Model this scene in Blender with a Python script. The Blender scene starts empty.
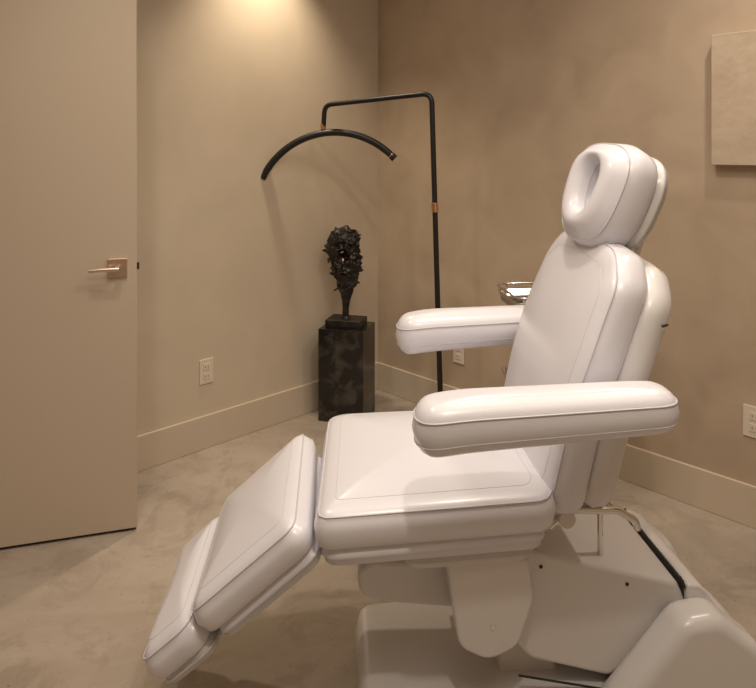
import bpy, bmesh, math, random
from mathutils import Vector, Matrix, noise
random.seed(11)
F=665.0; HZ=150.0; H=1.42; DC=3.97
ANG=math.radians(45.97); CA=math.cos(ANG); SA=math.sin(ANG)
def cw(X,d,z=0.0):
    return Vector((X*CA-(d-DC)*SA, X*SA+(d-DC)*CA, z))
CAM=cw(0,0,H)
def ray(px,py):
    a=(px-378)/F; b=-(py-HZ)/F
    return Vector((a*CA-SA, a*SA+CA, b))
def on_left(px,py,off=0.0):
    r=ray(px,py); t=(off-CAM.x)/r.x; return CAM+r*t
def on_right(px,py,off=0.0):
    r=ray(px,py); t=(-off-CAM.y)/r.y; return CAM+r*t
S=bpy.context.scene
S.view_settings.view_transform='Standard'
S.view_settings.look='None'
S.view_settings.exposure=0.0

# ---------------- materials ----------------
def mat(name,col,rough=0.5,metal=0.0,col2=None,scale=5.0,detail=6.0,bump=0.0,bscale=60.0,coat=0.0,ramp=(0.35,0.65),spec=0.5,bd=4):
    m=bpy.data.materials.new(name); m.use_nodes=True
    nt=m.node_tree; b=nt.nodes['Principled BSDF']
    b.inputs['Base Color'].default_value=(*col,1); b.inputs['Roughness'].default_value=rough
    b.inputs['Metallic'].default_value=metal; b.inputs['Coat Weight'].default_value=coat
    b.inputs['Coat Roughness'].default_value=0.18
    b.inputs['Specular IOR Level'].default_value=spec
    tc=nt.nodes.new('ShaderNodeTexCoord')
    if col2:
        n=nt.nodes.new('ShaderNodeTexNoise'); n.inputs['Scale'].default_value=scale; n.inputs['Detail'].default_value=detail
        n.inputs['Distortion'].default_value=0.6
        r=nt.nodes.new('ShaderNodeValToRGB'); r.color_ramp.elements[0].position=ramp[0]; r.color_ramp.elements[1].position=ramp[1]
        r.color_ramp.elements[0].color=(*col,1); r.color_ramp.elements[1].color=(*col2,1)
        nt.links.new(tc.outputs['Object'],n.inputs['Vector']); nt.links.new(n.outputs['Fac'],r.inputs['Fac'])
        nt.links.new(r.outputs['Color'],b.inputs['Base Color'])
    if bump>0:
        n2=nt.nodes.new('ShaderNodeTexNoise'); n2.inputs['Scale'].default_value=bscale; n2.inputs['Detail'].default_value=bd
        bp=nt.nodes.new('ShaderNodeBump'); bp.inputs['Strength'].default_value=bump; bp.inputs['Distance'].default_value=0.01
        nt.links.new(tc.outputs['Object'],n2.inputs['Vector']); nt.links.new(n2.outputs['Fac'],bp.inputs['Height'])
        nt.links.new(bp.outputs['Normal'],b.inputs['Normal'])
    return m
def concrete():
    m=bpy.data.materials.new('polished_concrete'); m.use_nodes=True
    nt=m.node_tree; b=nt.nodes['Principled BSDF']; L=nt.links.new
    tc=nt.nodes.new('ShaderNodeTexCoord')
    def nz(s,d,dist=0.5,ro=0.55):
        n=nt.nodes.new('ShaderNodeTexNoise'); n.inputs['Scale'].default_value=s; n.inputs['Detail'].default_value=d; n.inputs['Distortion'].default_value=dist
        n.inputs['Roughness'].default_value=ro
        L(tc.outputs['Object'],n.inputs['Vector']); return n
    def rp(n,p0,c0,p1,c1):
        r=nt.nodes.new('ShaderNodeValToRGB'); e=r.color_ramp.elements; e[0].position=p0;e[0].color=(*c0,1);e[1].position=p1;e[1].color=(*c1,1)
        L(n.outputs['Fac'],r.inputs['Fac']); return r
    a=rp(nz(0.9,12,2.0,0.6),0.36,(0.35,0.29,0.235),0.62,(0.46,0.395,0.33))
    s=rp(nz(3.2,15,2.2,0.7),0.40,(0.84,0.83,0.82),0.50,(1.0,1.0,1.0))
    s2=rp(nz(60,3,0.0),0.27,(0.55,0.52,0.50),0.33,(1,1,1))
    m1=nt.nodes.new('ShaderNodeMix'); m1.data_type='RGBA'; m1.blend_type='MULTIPLY'; m1.inputs[0].default_value=0.9
    L(a.outputs['Color'],m1.inputs[6]); L(s.outputs['Color'],m1.inputs[7])
    m2=nt.nodes.new('ShaderNodeMix'); m2.data_type='RGBA'; m2.blend_type='MULTIPLY'; m2.inputs[0].default_value=0.8
    L(m1.outputs[2],m2.inputs[6]); L(s2.outputs['Color'],m2.inputs[7]); L(m2.outputs[2],b.inputs['Base Color'])
    rr=rp(nz(3,8),0.3,(0.12,)*3,0.7,(0.30,)*3); L(rr.outputs['Color'],b.inputs['Roughness'])
    bp=nt.nodes.new('ShaderNodeBump'); bp.inputs['Strength'].default_value=0.015; bp.inputs['Distance'].default_value=0.01
    n=nz(8,4); L(n.outputs['Fac'],bp.inputs['Height']); L(bp.outputs['Normal'],b.inputs['Normal'])
    b.inputs['Specular IOR Level'].default_value=0.55
    return m
M_wallL=mat('wall_paint',(0.575,0.487,0.38),0.8,col2=(0.615,0.522,0.41),scale=3.0,detail=10,bump=0.06,bscale=120,spec=0.2)
M_wallR=mat('wall_plaster',(0.435,0.338,0.248),0.62,col2=(0.53,0.42,0.315),scale=4.0,detail=15,bump=0.16,bscale=9,ramp=(0.30,0.70),spec=0.35,bd=9)
M_floor=concrete()
M_trim=mat('trim_paint',(0.595,0.507,0.40),0.45)
M_ceil=mat('ceiling_paint',(0.6,0.52,0.43),0.9)
M_door=mat('door_paint',(0.545,0.455,0.355),0.45,bump=0.02,bscale=200)
M_vinyl=mat('white_vinyl',(0.765,0.758,0.82),0.3,bump=0.04,bscale=300,spec=0.5,coat=0.35)
M_pipe=mat('vinyl_piping',(0.60,0.59,0.64),0.4)
M_plastic=mat('white_plastic',(0.72,0.70,0.70),0.28,coat=0.2)
M_plastic2=mat('cream_plastic',(0.66,0.62,0.58),0.4)
M_dark=mat('dark_rubber_and_shade',(0.02,0.018,0.017),0.5)  # casters and dark fittings, also the shade strip under the door
M_black=mat('black_metal',(0.009,0.008,0.008),0.45)
M_bronze=mat('black_bronze',(0.009,0.008,0.007),0.36,col2=(0.040,0.031,0.023),scale=26,bump=0.8,bscale=45,ramp=(0.45,0.75))
M_copper=mat('copper',(0.72,0.40,0.28),0.35,1.0)
M_rose=mat('rose_nickel',(0.76,0.60,0.50),0.33,1.0)
M_chrome=mat('chrome',(0.75,0.73,0.70),0.12,1.0)
M_marble=mat('black_marble',(0.010,0.009,0.008),0.22,col2=(0.075,0.066,0.056),scale=11,detail=15,ramp=(0.48,0.72),bump=0.1,bscale=18)
M_canvas=mat('canvas_plaster',(0.49,0.40,0.305),0.85,col2=(0.56,0.455,0.35),scale=6,detail=10,bump=0.3,bscale=25,spec=0.15)
M_white=mat('outlet_white',(0.72,0.64,0.54),0.35)
M_hall=mat('hall_paint',(0.2,0.16,0.12),0.9)

# ---------------- helpers ----------------
def empty(name,loc,rz=0.0):
    e=bpy.data.objects.new(name,None); e.location=loc; e.rotation_euler=(0,0,rz); e.empty_display_size=0.1
    S.collection.objects.link(e); return e
def obj_from_bm(name,bm,m,parent=None,smooth=True,bevel=0.0,seg=3,subd=0):
    me=bpy.data.meshes.new(name); bmesh.ops.recalc_face_normals(bm,faces=bm.faces); bm.to_mesh(me); bm.free()
    o=bpy.data.objects.new(name,me); S.collection.objects.link(o)
    if m: me.materials.append(m)
    if smooth:
        for p in me.polygons: p.use_smooth=True
    if bevel>0:
        b=o.modifiers.new('bevel','BEVEL'); b.width=bevel; b.segments=seg; b.limit_method='ANGLE'; b.angle_limit=math.radians(35)
        w=o.modifiers.new('wn','WEIGHTED_NORMAL')
    if parent: o.parent=parent
    return o
def box(name,lo,hi,m,parent=None,bevel=0.0):
    bm=bmesh.new(); bmesh.ops.create_cube(bm,size=1)
    for v in bm.verts:
        v.co=Vector([(lo[i]+hi[i])/2+v.co[i]*(hi[i]-lo[i]) for i in range(3)])
    return obj_from_bm(name,bm,m,parent,smooth=bevel>0,bevel=bevel)
def prism(name,pts,y0,y1,m,parent=None,bevel=0.01):
    bm=bmesh.new()
    a=[bm.verts.new((x,y0,z)) for x,z in pts]; b=[bm.verts.new((x,y1,z)) for x,z in pts]
    bm.faces.new(a); bm.faces.new(b[::-1])
    n=len(pts)
    for i in range(n): bm.faces.new((a[i],a[(i+1)%n],b[(i+1)%n],b[i]))
    return obj_from_bm(name,bm,m,parent,bevel=bevel,seg=4)
def cyl(name,p0,p1,r,m,parent=None,r2=None,seg=32,bevel=0.0):
    p0=Vector(p0); p1=Vector(p1); d=p1-p0
    bm=bmesh.new(); bmesh.ops.create_cone(bm,cap_ends=True,segments=seg,radius1=r,radius2=r if r2 is None else r2,depth=d.length)
    q=d.to_track_quat('Z','Y').to_matrix().to_4x4(); q.translation=(p0+p1)/2
    bm.transform(q)
    return obj_from_bm(name,bm,m,parent,bevel=bevel if bevel>0 else 0.0008,seg=2)
def tube(name,pts,r,m,parent=None,cyclic=False,smooth=False,res=6):
    cu=bpy.data.curves.new(name,'CURVE'); cu.dimensions='3D'; cu.bevel_depth=r; cu.bevel_resolution=res; cu.use_fill_caps=True
    if smooth:
        sp=cu.splines.new('NURBS'); sp.points.add(len(pts)-1)
        for i,p in enumerate(pts): sp.points[i].co=(*p,1)
        sp.order_u=3; sp.use_endpoint_u=not cyclic; sp.use_cyclic_u=cyclic; cu.resolution_u=10
    else:
        sp=cu.splines.new('POLY'); sp.points.add(len(pts)-1)
        for i,p in enumerate(pts): sp.points[i].co=(*p,1)
        sp.use_cyclic_u=cyclic
    cu.materials.append(m)
    o=bpy.data.objects.new(name,cu); S.collection.objects.link(o)
    if parent: o.parent=parent
    return o
def fillet(pts,radii,seg=8,closed=True):
    n=len(pts); out=[]
    for i in range(n):
        p=Vector(pts[i]); r=radii[i] if isinstance(radii,(list,tuple)) else radii
        if (not closed and i in (0,n-1)) or r<=0: out.append(p.copy()); continue
        a=(Vector(pts[i-1])-p); b=(Vector(pts[(i+1)%n])-p)
        la,lb=a.length,b.length; a.normalize(); b.normalize()
        ang=a.angle(b); t=min(r/math.tan(ang/2),la*0.49,lb*0.49)
        pa=p+a*t; pb=p+b*t
        for k in range(seg+1):
            s=k/seg; out.append((1-s)**2*pa+2*s*(1-s)*p*1.0+s*s*pb)
    return out
def resample(pts,N):
    n=len(pts); L=[0]
    for i in range(n): L.append(L[-1]+(pts[(i+1)%n]-pts[i]).length)
    out=[]; j=0
    for k in range(N):
        t=L[-1]*k/N
        while L[j+1]<t: j+=1
        s=(t-L[j])/max(1e-9,L[j+1]-L[j]); out.append(pts[j].lerp(pts[(j+1)%n],s))
    return out
def inset(pts,k):
    n=len(pts); area=sum(pts[i].x*pts[(i+1)%n].y-pts[(i+1)%n].x*pts[i].y for i in range(n))
    sg=1 if area>0 else -1; out=[]
    for i in range(n):
        t=(pts[(i+1)%n]-pts[i-1]).normalized(); nn=Vector((-t.y,t.x))*sg
        out.append(pts[i]+nn*k)
    return out
def frame(o,U,N):
    N=Vector(N).normalized(); U=Vector(U); U=(U-N*U.dot(N)).normalized(); V=N.cross(U); o=Vector(o)
    return lambda u,v,z: o+U*u+V*v+N*z
def cushion(name,outline,t,crown,fr,m,parent,warp=None,piping=True,N=96,soft=0.014,hole=None,low=False):
    P=resample(outline,N); c=sum(P,Vector((0,0)))/N
    prof=[(0.03,-t),(0.012,-t+0.001),(0.004,-t+0.007),(0.0,-t+0.022),(-0.005,-t*0.5),(0.0,-soft*1.3),(soft*0.3,-soft*0.45),(soft,-0.001)]
    if low: prof=[(0.036,-t),(0.024,-t+0.003),(0.012,-t+0.012),(0.003,-t+0.028),(-0.002,-t*0.5),(0.002,-soft*1.05),(soft*0.10,-soft*0.78),(soft*0.28,-soft*0.45),(soft*0.58,-soft*0.17),(soft,0.0)]
    rings=[[(q.x,q.y,z) for q in inset(P,k)] for k,z in prof]
    base=inset(P,soft)
    if hole is None:
        for s in (0.93,0.90,0.8,0.65,0.45,0.25,0.1):
            z=crown*(1-s**3)
            rings.append([(c.x+(q.x-c.x)*s,c.y+(q.y-c.y)*s,z) for q in base])
    else:
        Hh=resample(hole,N)
        k0=max(range(N),key=lambda k:(Hh[k]-c).normalized().dot((P[0]-c).normalized()))
        Hh=Hh[k0:]+Hh[:k0]
        for s,z in ((0.12,crown*.5),(0.3,crown),(0.5,crown*1.15),(0.7,crown*1.0),(0.85,crown*.6),(0.94,crown*.1),(1.0,-crown*.8)):
            rings.append([(base[i].x*(1-s)+Hh[i].x*s,base[i].y*(1-s)+Hh[i].y*s,z) for i in range(N)])
        hc=sum(Hh,Vector((0,0)))/N
        rings.append([(hc.x+(q.x-hc.x)*.92,hc.y+(q.y-hc.y)*.92,-t*.55) for q in Hh])
        rings.append([(hc.x+(q.x-hc.x)*.6,hc.y+(q.y-hc.y)*.6,-t*.66) for q in Hh])
        rings.append([(hc.x+(q.x-hc.x)*.2,hc.y+(q.y-hc.y)*.2,-t*.68) for q in Hh])
    W=warp or (lambda u,v,z:(u,v,z))
    bm=bmesh.new(); vs=[[bm.verts.new(fr(*W(*p))) for p in r] for r in rings]
    for a,b in zip(vs,vs[1:]):
        for i in range(N): bm.faces.new((a[i],a[(i+1)%N],b[(i+1)%N],b[i]))
    bm.faces.new(vs[0][::-1]); bm.faces.new(vs[-1])
    o=obj_from_bm(name,bm,m,parent)
    if piping:
        zz=-soft*0.45; kk=soft*0.3
        if low: zz=-soft*0.78; kk=soft*0.09
        pp=[fr(*W(q.x,q.y,zz)) for q in inset(P,kk)]
        tube(name+'_piping',pp,0.0018,M_pipe,parent,cyclic=True,res=3)
        if not low and hole is None and crown>0.015:
            sc=0.90
            pp=[fr(*W(c.x+(q.x-c.x)*sc,c.y+(q.y-c.y)*sc,crown*(1-sc**3)-0.0003)) for q in base]
            tube(name+'_stitch',pp,0.0010,M_pipe,parent,cyclic=True,res=2)
    if hole is not None:
        tube(name+'_hole_seam',[fr(q.x,q.y,-crown*.8) for q in Hh],0.0018,M_pipe,parent,cyclic=True,res=3)
    if low:
        pp=[fr(*W(q.x,q.y,-t+0.026)) for q in inset(P,0.003)]
        tube(name+'_seam',pp,0.0013,M_pipe,parent,cyclic=True,res=3)
    return o
def rpoly(pts,r,seg=8): return fillet([Vector(p) for p in pts],r,seg)

# ---------------- room ----------------
RX=4.3; RY=-4.3; RH=2.75; T=0.12
box('floor',(-1.4,RY-T,-0.1),(RX+T,T,0),M_floor)
box('ceiling',(-1.4,RY-T,RH),(RX+T,T,RH+0.1),M_ceil)
HIN=Vector((0.022,-2.445,0)); EDG=cw(-0.906,2.5,0); dv=EDG-HIN; DW=dv.length
oy0=HIN.y-0.012; oy1=HIN.y+DW+0.01
def multi_box(name,boxes,m):
    bm=bmesh.new()
    for lo,hi in boxes:
        r=bmesh.ops.create_cube(bm,size=1)
        for v in r['verts']: v.co=Vector([(lo[i]+hi[i])/2+v.co[i]*(hi[i]-lo[i]) for i in range(3)])
    return obj_from_bm(name,bm,m,smooth=False)
multi_box('wall_left',[((-T,oy1,0),(0,T,RH)),((-T,RY-T,0),(0,oy0,RH)),((-T,oy0,2.15),(0,oy1,RH))],M_wallL)
box('wall_right',(0,0,0),(RX+T,T,RH),M_wallR)
box('wall_back',(0,RY-T,0),(RX+T,RY,RH),M_wallL)
box('wall_side',(RX,RY,0),(RX+T,0,RH),M_wallL)
box('wall_hall',(-1.4,RY,0),(-1.3,T,RH),M_hall)
BH=0.157
box('baseboard_left',(0,oy1+0.004,0),(0.014,0,BH),M_trim,bevel=0.003)
box('baseboard_right',(0.014,-0.014,0),(RX,0,BH),M_trim,bevel=0.003)
box('baseboard_left_rear',(0,RY,0),(0.014,oy0-0.004,BH),M_trim,bevel=0.003)

# door
door=empty('door_1',HIN,math.atan2(dv.y,dv.x))
box('slab',(0,-0.02,0.012),(DW,0.022,2.13),M_door,door,bevel=0.002)
hx=DW-0.066; hz=0.985
box('rose',(hx-0.034,-0.030,hz-0.034),(hx+0.034,-0.02,hz+0.034),M_rose,door,bevel=0.002)
cyl('spindle',(hx,-0.03,hz),(hx,-0.062,hz),0.011,M_rose,door)
tube('lever',[(hx+0.008,-0.062,hz),(hx-0.05,-0.063,hz),(hx-0.095,-0.060,hz-0.003)],0.0075,M_rose,door)
box('latch',(DW,-0.008,hz-0.012),(DW+0.008,0.010,hz+0.012),M_dark,door)
box('bottom_gap_shade',(0.002,-0.010,0.003),(DW-0.002,0.014,0.012),M_dark,door)  # dark strip standing in for the shadow in the gap below the door

def outlet(p,normal_axis,name='wall_outlet',pw=0.072,ph=0.117):
    rz=math.pi/2 if normal_axis=='x' else 0.0
    e=empty(name,p,rz)
    box('plate',(-pw/2,-0.006,-ph/2),(pw/2,0.0,ph/2),M_white,e,bevel=0.002)
    for s in (-1,1):
        box('socket',(-0.017,-0.0085,s*0.022-0.015),(0.017,-0.006,s*0.022+0.015),M_white,e,bevel=0.004)
        for q in (-0.007,0.007): box('slot',(q-0.0012,-0.0088,s*0.022-0.005),(q+0.0012,-0.0084,s*0.022+0.005),M_dark,e)
    return e
outlet(on_left(206,371),'x'); outlet(on_right(459,352),'y'); outlet(on_right(755,422),'y',pw=0.08,ph=0.118)

a=on_right(711,35,0.045); b=on_right(712,165,0.045)
box('wall_art_canvas',(a.x,-0.045,b.z),(a.x+0.75,-0.001,a.z),M_canvas,bevel=0.003)

# ---------------- plinth + sculpture ----------------
PR=math.radians(45.97-16)
pc=cw(-0.076,3.42,0)
pl=empty('display_plinth',pc,PR)
PW=0.247;PD=0.215;PH=0.482
box('column',(-PW,0,0.0),(0,PD,PH),M_marble,pl,bevel=0.002)
scp=empty('bust_sculpture',Vector(pc)+Matrix.Rotation(PR,3,'Z')@Vector((-PW/2-0.008,PD/2,0))+Vector((0,0,PH)),PR)
box('base_plate',(-0.092,-0.07,0),(0.100,0.07,0.04),M_bronze,scp,bevel=0.003)
bm=bmesh.new()
HOLE=Vector((0.020,0,0.380))
pr=[(0.038,0.030,0.0),(0.050,0.018,0.0),(0.09,0.017,0.0),(0.13,0.022,0.002),(0.18,0.035,0.004),(0.23,0.050,0.006),(0.28,0.063,0.006),(0.33,0.074,0.002),(0.38,0.080,-0.006),(0.43,0.081,-0.012),(0.475,0.074,-0.014),(0.505,0.056,-0.010),(0.525,0.030,-0.006),(0.535,0.004,-0.004)]
NZ=110; NA=110
def lerp_prof(z):
    for (z0,r0,x0),(z1,r1,x1) in zip(pr,pr[1:]):
        if z<=z1:
            t=(z-z0)/(z1-z0); return r0+(r1-r0)*t, x0+(x1-x0)*t
    return pr[-1][1:]
rows=[]
for j in range(NZ+1):
    z=0.038+(0.535-0.038)*j/NZ; r,x0=lerp_prof(z)
    amp=min(1,max(0.12,(z-0.10)/0.18))
    row=[]
    for i in range(NA):
        a=2*math.pi*i/NA
        q=Vector((math.cos(a)*r,math.sin(a)*r*.9,z))
        n1=1-abs(noise.noise(q*22+Vector((3,1,7))))*2.2
        n2=1-abs(noise.noise(q*48+Vector((9,2,4))))*2.0
        n3=noise.noise(q*13)
        k=1+amp*(0.32*n1-0.12+0.18*n2-0.08+0.24*n3)
        y=math.sin(a)*r*.9*k; x=math.cos(a)*r*k
        if y<0:
            dd=math.hypot((x-HOLE.x)/0.026,(z-HOLE.z)/0.036)
            if dd<1.35: y*= max(0.25,min(1,(dd-0.45)/0.9+0.25))
        zz=z+amp*0.016*noise.noise(q*30+Vector((1,8,3)))
        row.append(bm.verts.new((x+x0,y,zz)))
    rows.append(row)
for A,B in zip(rows,rows[1:]):
    for i in range(NA): bm.faces.new((A[i],A[(i+1)%NA],B[(i+1)%NA],B[i]))
bm.faces.new(rows[0]); bm.faces.new(rows[-1])
def leaf(bm,c,dirv,up,L_,Wd,curl):
    dirv=dirv.normalized(); side=dirv.cross(up).normalized(); up2=side.cross(dirv)
    g=[]
    for i in range(6):
        t=i/5; w=Wd*math.sin(math.pi*(0.12+0.82*t))
        cen=c+dirv*L_*t+up2*curl*t*t
        row=[bm.verts.new(cen+side*w*s+up2*(0.25*w*(1-abs(s)))+Vector((0.002*noise.noise(cen*90+Vector((s,0,0))),)*3)) for s in (-1,-.5,0,.5,1)]
        low=[bm.verts.new(v.co-up2*0.0035) for v in row]
        g.append((row,low))
    for (r1,l1),(r2,l2) in zip(g,g[1:]):
        for k in range(4):
            bm.faces.new((r1[k],r1[k+1],r2[k+1],r2[k])); bm.faces.new((l1[k],l2[k],l2[k+1],l1[k+1]))
        bm.faces.new((r1[0],r2[0],l2[0],l1[0])); bm.faces.new((r1[4],l1[4],l2[4],r2[4]))
    bm.faces.new([*g[0][0],*g[0][1][::-1]]); bm.faces.new([*g[-1][0][::-1],*g[-1][1]])
for k in range(75):
    z=random.uniform(0.20,0.51); a=random.uniform(0,2*math.pi); r,x0=lerp_prof(z)
    o=Vector((math.cos(a),math.sin(a)*.9,0)); c=o*r*0.92+Vector((x0,0,z))
    if c.y<0 and math.hypot((c.x-HOLE.x),(c.z-HOLE.z))<0.045: continue
    tang=Vector((-math.sin(a),math.cos(a),0))
    dirv=o*0.45+tang*random.uniform(-1,1)+Vector((0,0,random.uniform(-0.7,1.0)))
    leaf(bm,c,dirv,o,random.uniform(0.022,0.044),random.uniform(0.006,0.013),random.uniform(-0.012,0.014))
obj_from_bm('figure',bm,M_bronze,scp)
bm=bmesh.new()
for an,sz in ((-0.6,1.1),(0.6,.8),(2.2,.7),(3.5,.9),(4.6,1.1)):
    c=Vector((HOLE.x+0.023*math.cos(an),-0.056,HOLE.z+0.031*math.sin(an)))
    leaf(bm,c,Vector((-math.sin(an),-0.15,math.cos(an))),Vector((0,-1,0)),0.026*sz,0.0070,0.004)
obj_from_bm('copper_accent',bm,M_copper,scp)

# ---------------- lamp ----------------
lp=cw(0.298,3.1,0)
lamp=empty('half_moon_floor_lamp',lp,ANG)
def LL(X,d,z): return Vector((X-0.298,d-3.1,z))
top=LL(0.250,3.1,1.685); 
path=fillet([Vector((0,0,0.02)),top,LL(-0.272,3.40,1.650),LL(-0.281,3.41,1.52)],[0,0.05,0.05,0],10,closed=False)
tube('pole',path,0.0125,M_black,lamp)
cyl('base',(0,0,0),(0,0,0.022),0.16,M_black,lamp,seg=64,bevel=0.004)
cyl('base_collar',(0,0,0.02),(0,0,0.06),0.022,M_copper,lamp)
pz=Vector((0,0,0.02)).lerp(top,0.68)
dirn=(top-Vector((0,0,0.02))).normalized()
cyl('height_clamp',pz-dirn*0.022,pz+dirn*0.022,0.0165,M_copper,lamp)
cyl('joint',LL(-0.281,3.41,1.525),LL(-0.281,3.41,1.555),0.0145,M_copper,lamp)
dA=3.41
def AP(px,py,d=dA): return LL((px-378)/F*d,d,H-(py-HZ)/F*d)
p1=AP(264,175);p2=AP(324,133);p3=AP(392,156)
ax,az=p1.x,p1.z;bx,bz=p2.x,p2.z;cx_,cz=p3.x,p3.z
D=2*(ax*(bz-cz)+bx*(cz-az)+cx_*(az-bz))
ux=((ax*ax+az*az)*(bz-cz)+(bx*bx+bz*bz)*(cz-az)+(cx_*cx_+cz*cz)*(az-bz))/D
uz=((ax*ax+az*az)*(cx_-bx)+(bx*bx+bz*bz)*(ax-cx_)+(cx_*cx_+cz*cz)*(bx-ax))/D
R=math.hypot(ax-ux,az-uz); a0=math.atan2(az-uz,ax-ux); a1=math.atan2(cz-uz,cx_-ux)
arc=[Vector((ux+R*math.cos(a0+(a1-a0)*i/40),p1.y,uz+R*math.sin(a0+(a1-a0)*i/40))) for i in range(41)]
tube('arc_head',arc,0.0175,M_black,lamp,res=8)
for nm,i,j in (('cap_left',0,1),('cap_right',40,39)):
    dd=(arc[i]-arc[j]).normalized(); cyl(nm,arc[i]-dd*0.004,arc[i]+dd*0.02,0.019,M_black,lamp)
cyl('cap_ring',arc[40]-(arc[40]-arc[39]).normalized()*0.009,arc[40]-(arc[40]-arc[39]).normalized()*0.004,0.0182,M_copper,lamp)
dif=mat('frosted_diffuser',(0.12,0.11,0.10),0.5)
tube('diffuser',[Vector((ux+(R-0.010)*math.cos(a0+(a1-a0)*i/40),p1.y+0.004,uz+(R-0.010)*math.sin(a0+(a1-a0)*i/40))) for i in range(2,39)],0.0085,dif,lamp)

# ---------------- trolley ----------------
tr=empty('instrument_trolley',cw(0.700,2.55,0),ANG+0.12)
def tray(z,nm,w=0.21,dp=0.13,rail=True):
    bm=bmesh.new()
    o=rpoly([(-w,-dp),(w,-dp),(w,dp),(-w,dp)],0.03)
    P=resample(o,64)
    prof=[(0.02,-0.02),(0.008,-0.018),(0.0,0.02),(-0.006,0.022),(-0.004,0.018),(0.011,-0.012),(0.024,-0.016)]
    vs=[[bm.verts.new((q.x,q.y,z+zz)) for q in inset(P,k)] for k,zz in prof]
    for a,b in zip(vs,vs[1:]):
        for i in range(64): bm.faces.new((a[i],a[(i+1)%64],b[(i+1)%64],b[i]))
    bm.faces.new(vs[0]);bm.faces.new(vs[-1]); obj_from_bm(nm,bm,M_chrome,tr)
    if rail:
        tube(nm+'_rail',[(q.x,q.y,z+0.04) for q in inset(P,-0.006)],0.004,M_chrome,tr,cyclic=True)
        for x in (-w*.8,w*.8):
            for y in (-dp-0.006,dp+0.006): cyl(nm+'_stud',(x,y,z),(x,y,z+0.04),0.004,M_chrome,tr)
tray(0.845,'top_tray'); tray(0.54,'mid_tray',0.205,0.10,False)
for x in (-0.14,0.14):
    cyl('post',(x,0,0.10),(x,0,0.845),0.012,M_chrome,tr)
    tube('foot_bar',fillet([Vector((x,-0.19,0.055)),Vector((x,-0.17,0.105)),Vector((x,0.17,0.105)),Vector((x,0.19,0.055))],[0,.04,.04,0],6,closed=False),0.012,M_chrome,tr)
    for y in (-0.19,0.19):
        cyl('caster',(x-0.011,y,0.026),(x+0.011,y,0.026),0.026,M_dark,tr)
        cyl('caster_stem',(x,y,0.03),(x,y,0.07),0.007,M_chrome,tr)
tube('cross_bar',[(-0.14,0,0.105),(0.14,0,0.105)],0.012,M_chrome,tr)

# ---------------- treatment chair ----------------
YAW=math.radians(4)
ch=empty('treatment_chair',cw(0,1.74,0),ANG+YAW)
ta=math.radians(2.2); SU=(math.cos(ta),0,math.sin(ta)); SN=(-math.sin(ta),0,math.cos(ta))
s0=Vector((0,0,0.617))
cushion('seat_cushion',rpoly([(-0.160,-0.262),(0.375,-0.258),(0.405,-0.20),(0.405,0.20),(0.38,0.30),(-0.135,0.325)],[.035,.06,.05,.05,.06,.07]),0.085,0.030,frame(s0,SU,SN),M_vinyl,ch,soft=0.022)
cushion('seat_side_band',rpoly([(-0.147,-0.252),(0.365,-0.248),(0.38,0.28),(-0.13,0.30)],0.04),0.050,0.0,frame(s0-Vector(SN)*0.078,SU,SN),M_vinyl,ch,piping=False)
cushion('seat_shell',rpoly([(0.04,-0.228),(0.35,-0.228),(0.35,0.235),(0.02,0.235)],0.05),0.045,0.0,frame(s0-Vector(SN)*0.120,SU,SN),M_plastic,ch,piping=False)
# calf
a=math.radians(40); U=Vector((-math.cos(a),0,-math.sin(a))); Nn=Vector((-math.sin(a),0,math.cos(a)))
c0=Vector((-0.204,0,0.592))
cushion('calf_cushion',rpoly([(0,-0.27),(0.318,-0.255),(0.318,0.238),(0,0.25)],0.045),0.078,0.018,frame(c0,U,Nn),M_vinyl,ch,soft=0.022)
cushion('calf_shell',rpoly([(0.01,-0.26),(0.30,-0.245),(0.30,0.225),(0.01,0.24)],0.04),0.045,0.0,frame(c0-Nn*0.073,U,Nn),M_vinyl,ch,piping=False)
cushion('foot_cushion',rpoly([(0,-0.25),(0.16,-0.235),(0.16,0.22),(0,0.23)],0.05),0.075,0.016,frame(c0+U*0.321-Nn*0.018,U,Nn),M_vinyl,ch,soft=0.022)
cushion('foot_shell',rpoly([(0,-0.235),(0.15,-0.22),(0.15,0.205),(0,0.22)],0.04),0.035,0.0,frame(c0+U*0.321-Nn*0.088,U,Nn),M_plastic,ch,piping=False)
for s,n_ in ((-0.12,'leg_slide_rod'),(0.12,'leg_slide_rod_far')):
    p=c0+Vector((0,s,0))-Nn*0.115
    cyl(n_,p+U*0.05,p+U*0.40,0.01,M_chrome,ch)
# backrest
a=math.radians(17); U=Vector((math.sin(a),0,math.cos(a))); Nn=Vector((-math.cos(a),0,math.sin(a)))
bo=Vector((0.386,0,0.60))
def bw(u,v,z): return (u,v,z+0.02*math.sin(max(0,min(1,u/0.55))*math.pi)+0.08*v*v)
fb=frame(bo,U,Nn)
ol=[(-0.04,-0.19),(0.02,-0.225),(0.36,-0.248),(0.53,-0.235),(0.61,-0.16),(0.628,0.02),(0.620,0.20),(0.555,0.272),(0.36,0.285),(0.02,0.27),(-0.04,0.21)]
RR=[.05,.05,.2,.1,.09,.3,.09,.1,.2,.05,.05]
cushion('back_cushion',rpoly(ol,RR),0.09,0.022,fb,M_vinyl,ch,warp=bw,soft=0.022)
ol2=[(0.0,-0.19),(0.05,-0.225),(0.36,-0.253),(0.515,-0.240),(0.59,-0.16),(0.605,0.02),(0.595,0.19),(0.53,0.255),(0.36,0.268),(0.05,0.25),(0.0,0.20)]
cushion('back_shell',rpoly(ol2,RR),0.070,0.0,frame(bo-Nn*0.087,U,Nn),M_plastic,ch,warp=bw,piping=False)
tube('shell_slot',[fb(0.470,-0.2575,-0.118),fb(0.478,-0.2565,-0.130)],0.0035,M_dark,ch)
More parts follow.
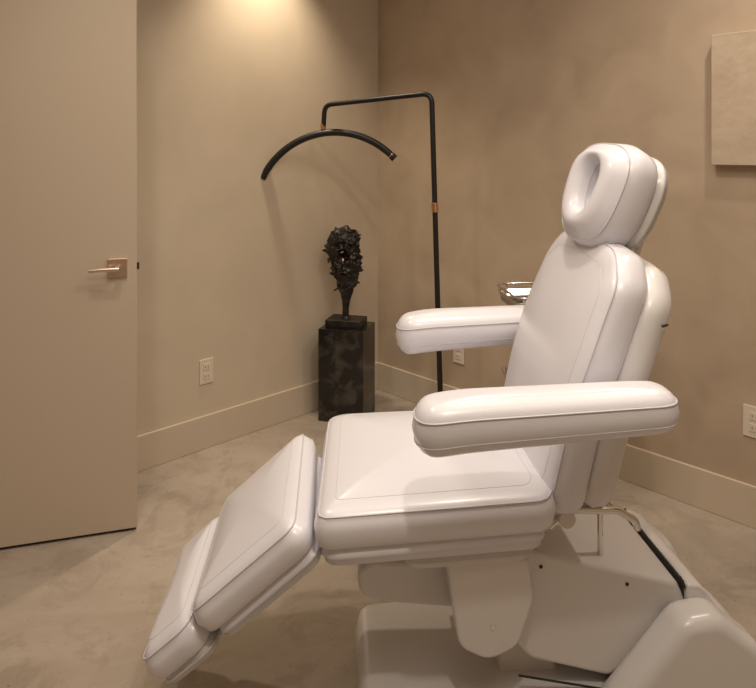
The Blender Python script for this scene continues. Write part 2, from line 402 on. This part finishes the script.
# head (turned slightly toward the near side)
a=math.radians(19); b_=math.radians(9)
U=Vector((math.sin(a),0,math.cos(a))); Nn=Vector((-math.cos(a)*math.cos(b_),-math.sin(b_),math.sin(a)))
ho=Vector((0.518,0,1.180)); 
def sup(uc,hu,hv,e,narrow=0.0,n=96):
    out=[]
    for i in range(n):
        t=2*math.pi*i/n; c_,s_=math.cos(t),math.sin(t)
        u=hu*math.copysign(abs(c_)**(2/e),c_); v=hv*math.copysign(abs(s_)**(2/e),s_)
        out.append(Vector((uc-u, v*(1-narrow*(u/hu)))))
    return out
cushion('headrest_cushion',sup(0.141,0.143,0.139,2.7,0.12),0.10,0.020,frame(ho,U,Nn),M_vinyl,ch,hole=sup(0.155,0.070,0.034,2.2,0.1),soft=0.026)
cushion('headrest_shell',sup(0.141,0.133,0.133,2.7,0.12),0.045,0.0,frame(ho-Nn*0.096,U,Nn),M_plastic,ch,piping=False)
for s in (-0.05,0.05): cyl('headrest_post',fb(0.5,s,-0.115),fb(0.66,s,-0.115),0.008,M_chrome,ch)
# arms
for s,nm in ((-1,'near'),(1,'far')):
    yc=-0.345 if s<0 else 0.372
    x0=0.048 if s<0 else 0.082
    Ln=0.568 if s<0 else 0.53
    tz=math.radians(1.6)
    fa=frame((x0,yc,0.898),(math.cos(tz),0,math.sin(tz)),(-math.sin(tz),0,math.cos(tz)))
    def aw(u,v,z,Ln=Ln,s=s): 
        k=u/Ln; return (u,v,z*((1.13 if s<0 else 1.22)-0.2*k)-0.008*(1-min(1,k/0.25))**2)
    cushion('armrest_'+nm,rpoly([(0,-0.067),(Ln,-0.061),(Ln,0.061),(0,0.067)],.075,12),0.098,0.008,fa,M_vinyl,ch,warp=aw,soft=0.034,low=True,N=128)
    y0=0.225*s; y1=yc-s*0.03
    cyl('arm_pivot_'+nm,(0.57,y0,0.845),(0.57,y1,0.845),0.028,M_plastic,ch,bevel=0.004)
cyl('recline_hinge',(0.435,-0.2,0.545),(0.435,0.2,0.545),0.020,M_plastic2,ch)
for y in (-0.17,0.19):
    tube('side_handle',fillet([Vector((0.40,y,0.515)),Vector((0.45,y,0.553)),Vector((0.57,y,0.548)),Vector((0.615,y,0.520)),Vector((0.618,y,0.50))],[0,.03,.05,.03,0],6,closed=False),0.009,M_chrome,ch)
tube('handle_post',[(0.555,-0.10,0.60),(0.555,-0.10,0.39)],0.007,M_chrome,ch)
tube('handle_cross_bar',[(0.50,-0.17,0.550),(0.50,0.19,0.550)],0.007,M_chrome,ch)
# base
def plan_slab(name,outline,z0,z1,m,r=0.02):
    return cushion(name,outline,z1-z0,0.004,frame((0,0,z1),(1,0,0),(0,0,1)),m,ch,piping=False,soft=r)
plan_slab('base_plate',rpoly([(-0.05,-0.21),(1.02,-0.25),(1.02,0.25),(-0.05,0.21)],[.06,.08,.08,.06]),0.0,0.105,M_plastic,0.025)
prism('front_link',fillet([Vector(p) for p in [(-0.06,0.38),(-0.02,0.405),(0.22,0.39),(0.26,0.27),(0.05,0.295),(-0.05,0.315)]],[.03,.03,.02,.02,.06,.04],6),-0.10,0.10,M_plastic,ch,0.018)
prism('lift_column',[(0.30,0.10),(0.45,0.10),(0.40,0.30),(0.28,0.30)],-0.09,0.09,M_plastic2,ch,0.01)
prism('seat_mount',[(0.18,0.40),(0.36,0.40),(0.36,0.48),(0.18,0.48)],-0.17,0.17,M_plastic,ch,0.01)
lobe=fillet([Vector(p) for p in [(0.145,0.468),(0.34,0.462),(0.352,0.36),(0.315,0.255),(0.245,0.225),(0.175,0.26),(0.16,0.36)]],[.012,.02,.06,.05,.06,.05,.06],8)
for s in (-1,1):
    prism('pivot_lobe',lobe,s*0.205,s*0.155,M_plastic,ch,0.012)
    cyl('pivot_bolt',(0.255,s*0.2,0.305),(0.255,s*0.2065,0.305),0.007,M_chrome,ch)
beam=fillet([Vector(p) for p in [(0.28,0.44),(0.36,0.45),(0.73,0.355),(0.76,0.29),(0.56,0.13),(0.36,0.185),(0.27,0.28)]],[.03,.05,.02,.04,.03,.05,.05],6)
prism('lift_arm',beam,-0.155,0.155,M_plastic,ch,0.014)
for x,z in ((0.385,0.41),(0.60,0.358)): cyl('screw',(x,-0.153,z),(x,-0.157,z),0.0045,M_dark,ch)
rim=fillet([Vector(p) for p in [(0.33,0.150),(0.54,0.105),(0.765,0.30),(0.735,0.370)]],[0,.03,.04,0],6,closed=False)
for s in (-1,1): tube('seam',[(p.x,s*0.156,p.y) for p in rim],0.0025,M_dark,ch)
prism('rear_slot',[(0.742,0.30),(0.748,0.30),(0.748,0.356),(0.742,0.356)],-0.15,0.15,M_dark,ch,0.001)
fend=fillet([Vector(p) for p in [(0.44,0.03),(0.500,0.09),(0.700,0.322),(0.785,0.332),(0.885,0.255),(0.95,0.13),(0.96,0.03)]],[0,.06,.07,.06,.09,.06,0],8)
for s in (-1,1): prism('rear_cover',fend,s*0.250,s*0.150,M_plastic,ch,0.032)
prism('rear_housing',fillet([Vector(p) for p in [(0.746,0.05),(0.747,0.357),(0.785,0.352),(0.88,0.22),(0.92,0.05)]],[0,.01,.03,.05,0],6),-0.165,0.165,M_plastic,ch,0.008)

# ---------------- lights ----------------
WARM=(1.0,0.86,0.70)
def down(X,d,power,size=130,blend=0.9,rad=0.04,col=WARM):
    p=cw(X,d,RH)
    e=empty('ceiling_downlight',p)
    cyl('trim_ring',(0,0,-0.006),(0,0,0),0.055,M_trim,e)
    l=bpy.data.lights.new('downlight','SPOT'); l.energy=power; l.spot_size=math.radians(size); l.spot_blend=blend; l.shadow_soft_size=rad; l.color=col
    o=bpy.data.objects.new('lamp',l); S.collection.objects.link(o); o.parent=e; o.location=(0,0,-0.03)
down(-0.44,3.22,82,90,0.9,col=(1,0.84,0.62))
down(0.40,1.75,37,140)
down(-0.75,1.7,33,130)
down(1.25,2.0,40,130)
down(0.2,0.5,42,140)
l=bpy.data.lights.new('soft_fill','AREA'); l.energy=28; l.size=2.2; l.color=(1,0.89,0.76)  # large soft fill added for ambience, not a known ceiling fixture
e=empty('added_fill_light',cw(0.2,1.0,RH-0.01)); o=bpy.data.objects.new('fill_emitter',l); S.collection.objects.link(o); o.parent=e
w=bpy.data.worlds.new('world'); S.world=w; w.use_nodes=True; w.node_tree.nodes['Background'].inputs[0].default_value=(0.5,0.4,0.3,1); w.node_tree.nodes['Background'].inputs[1].default_value=0.1

# ---------------- camera ----------------
c=bpy.data.cameras.new('camera'); co=bpy.data.objects.new('camera',c); S.collection.objects.link(co)
co.location=CAM; co.rotation_euler=(math.pi/2,0,ANG)
c.sensor_width=36; c.lens=F/756*36; c.shift_y=-194/756
c.clip_start=0.02
S.camera=co
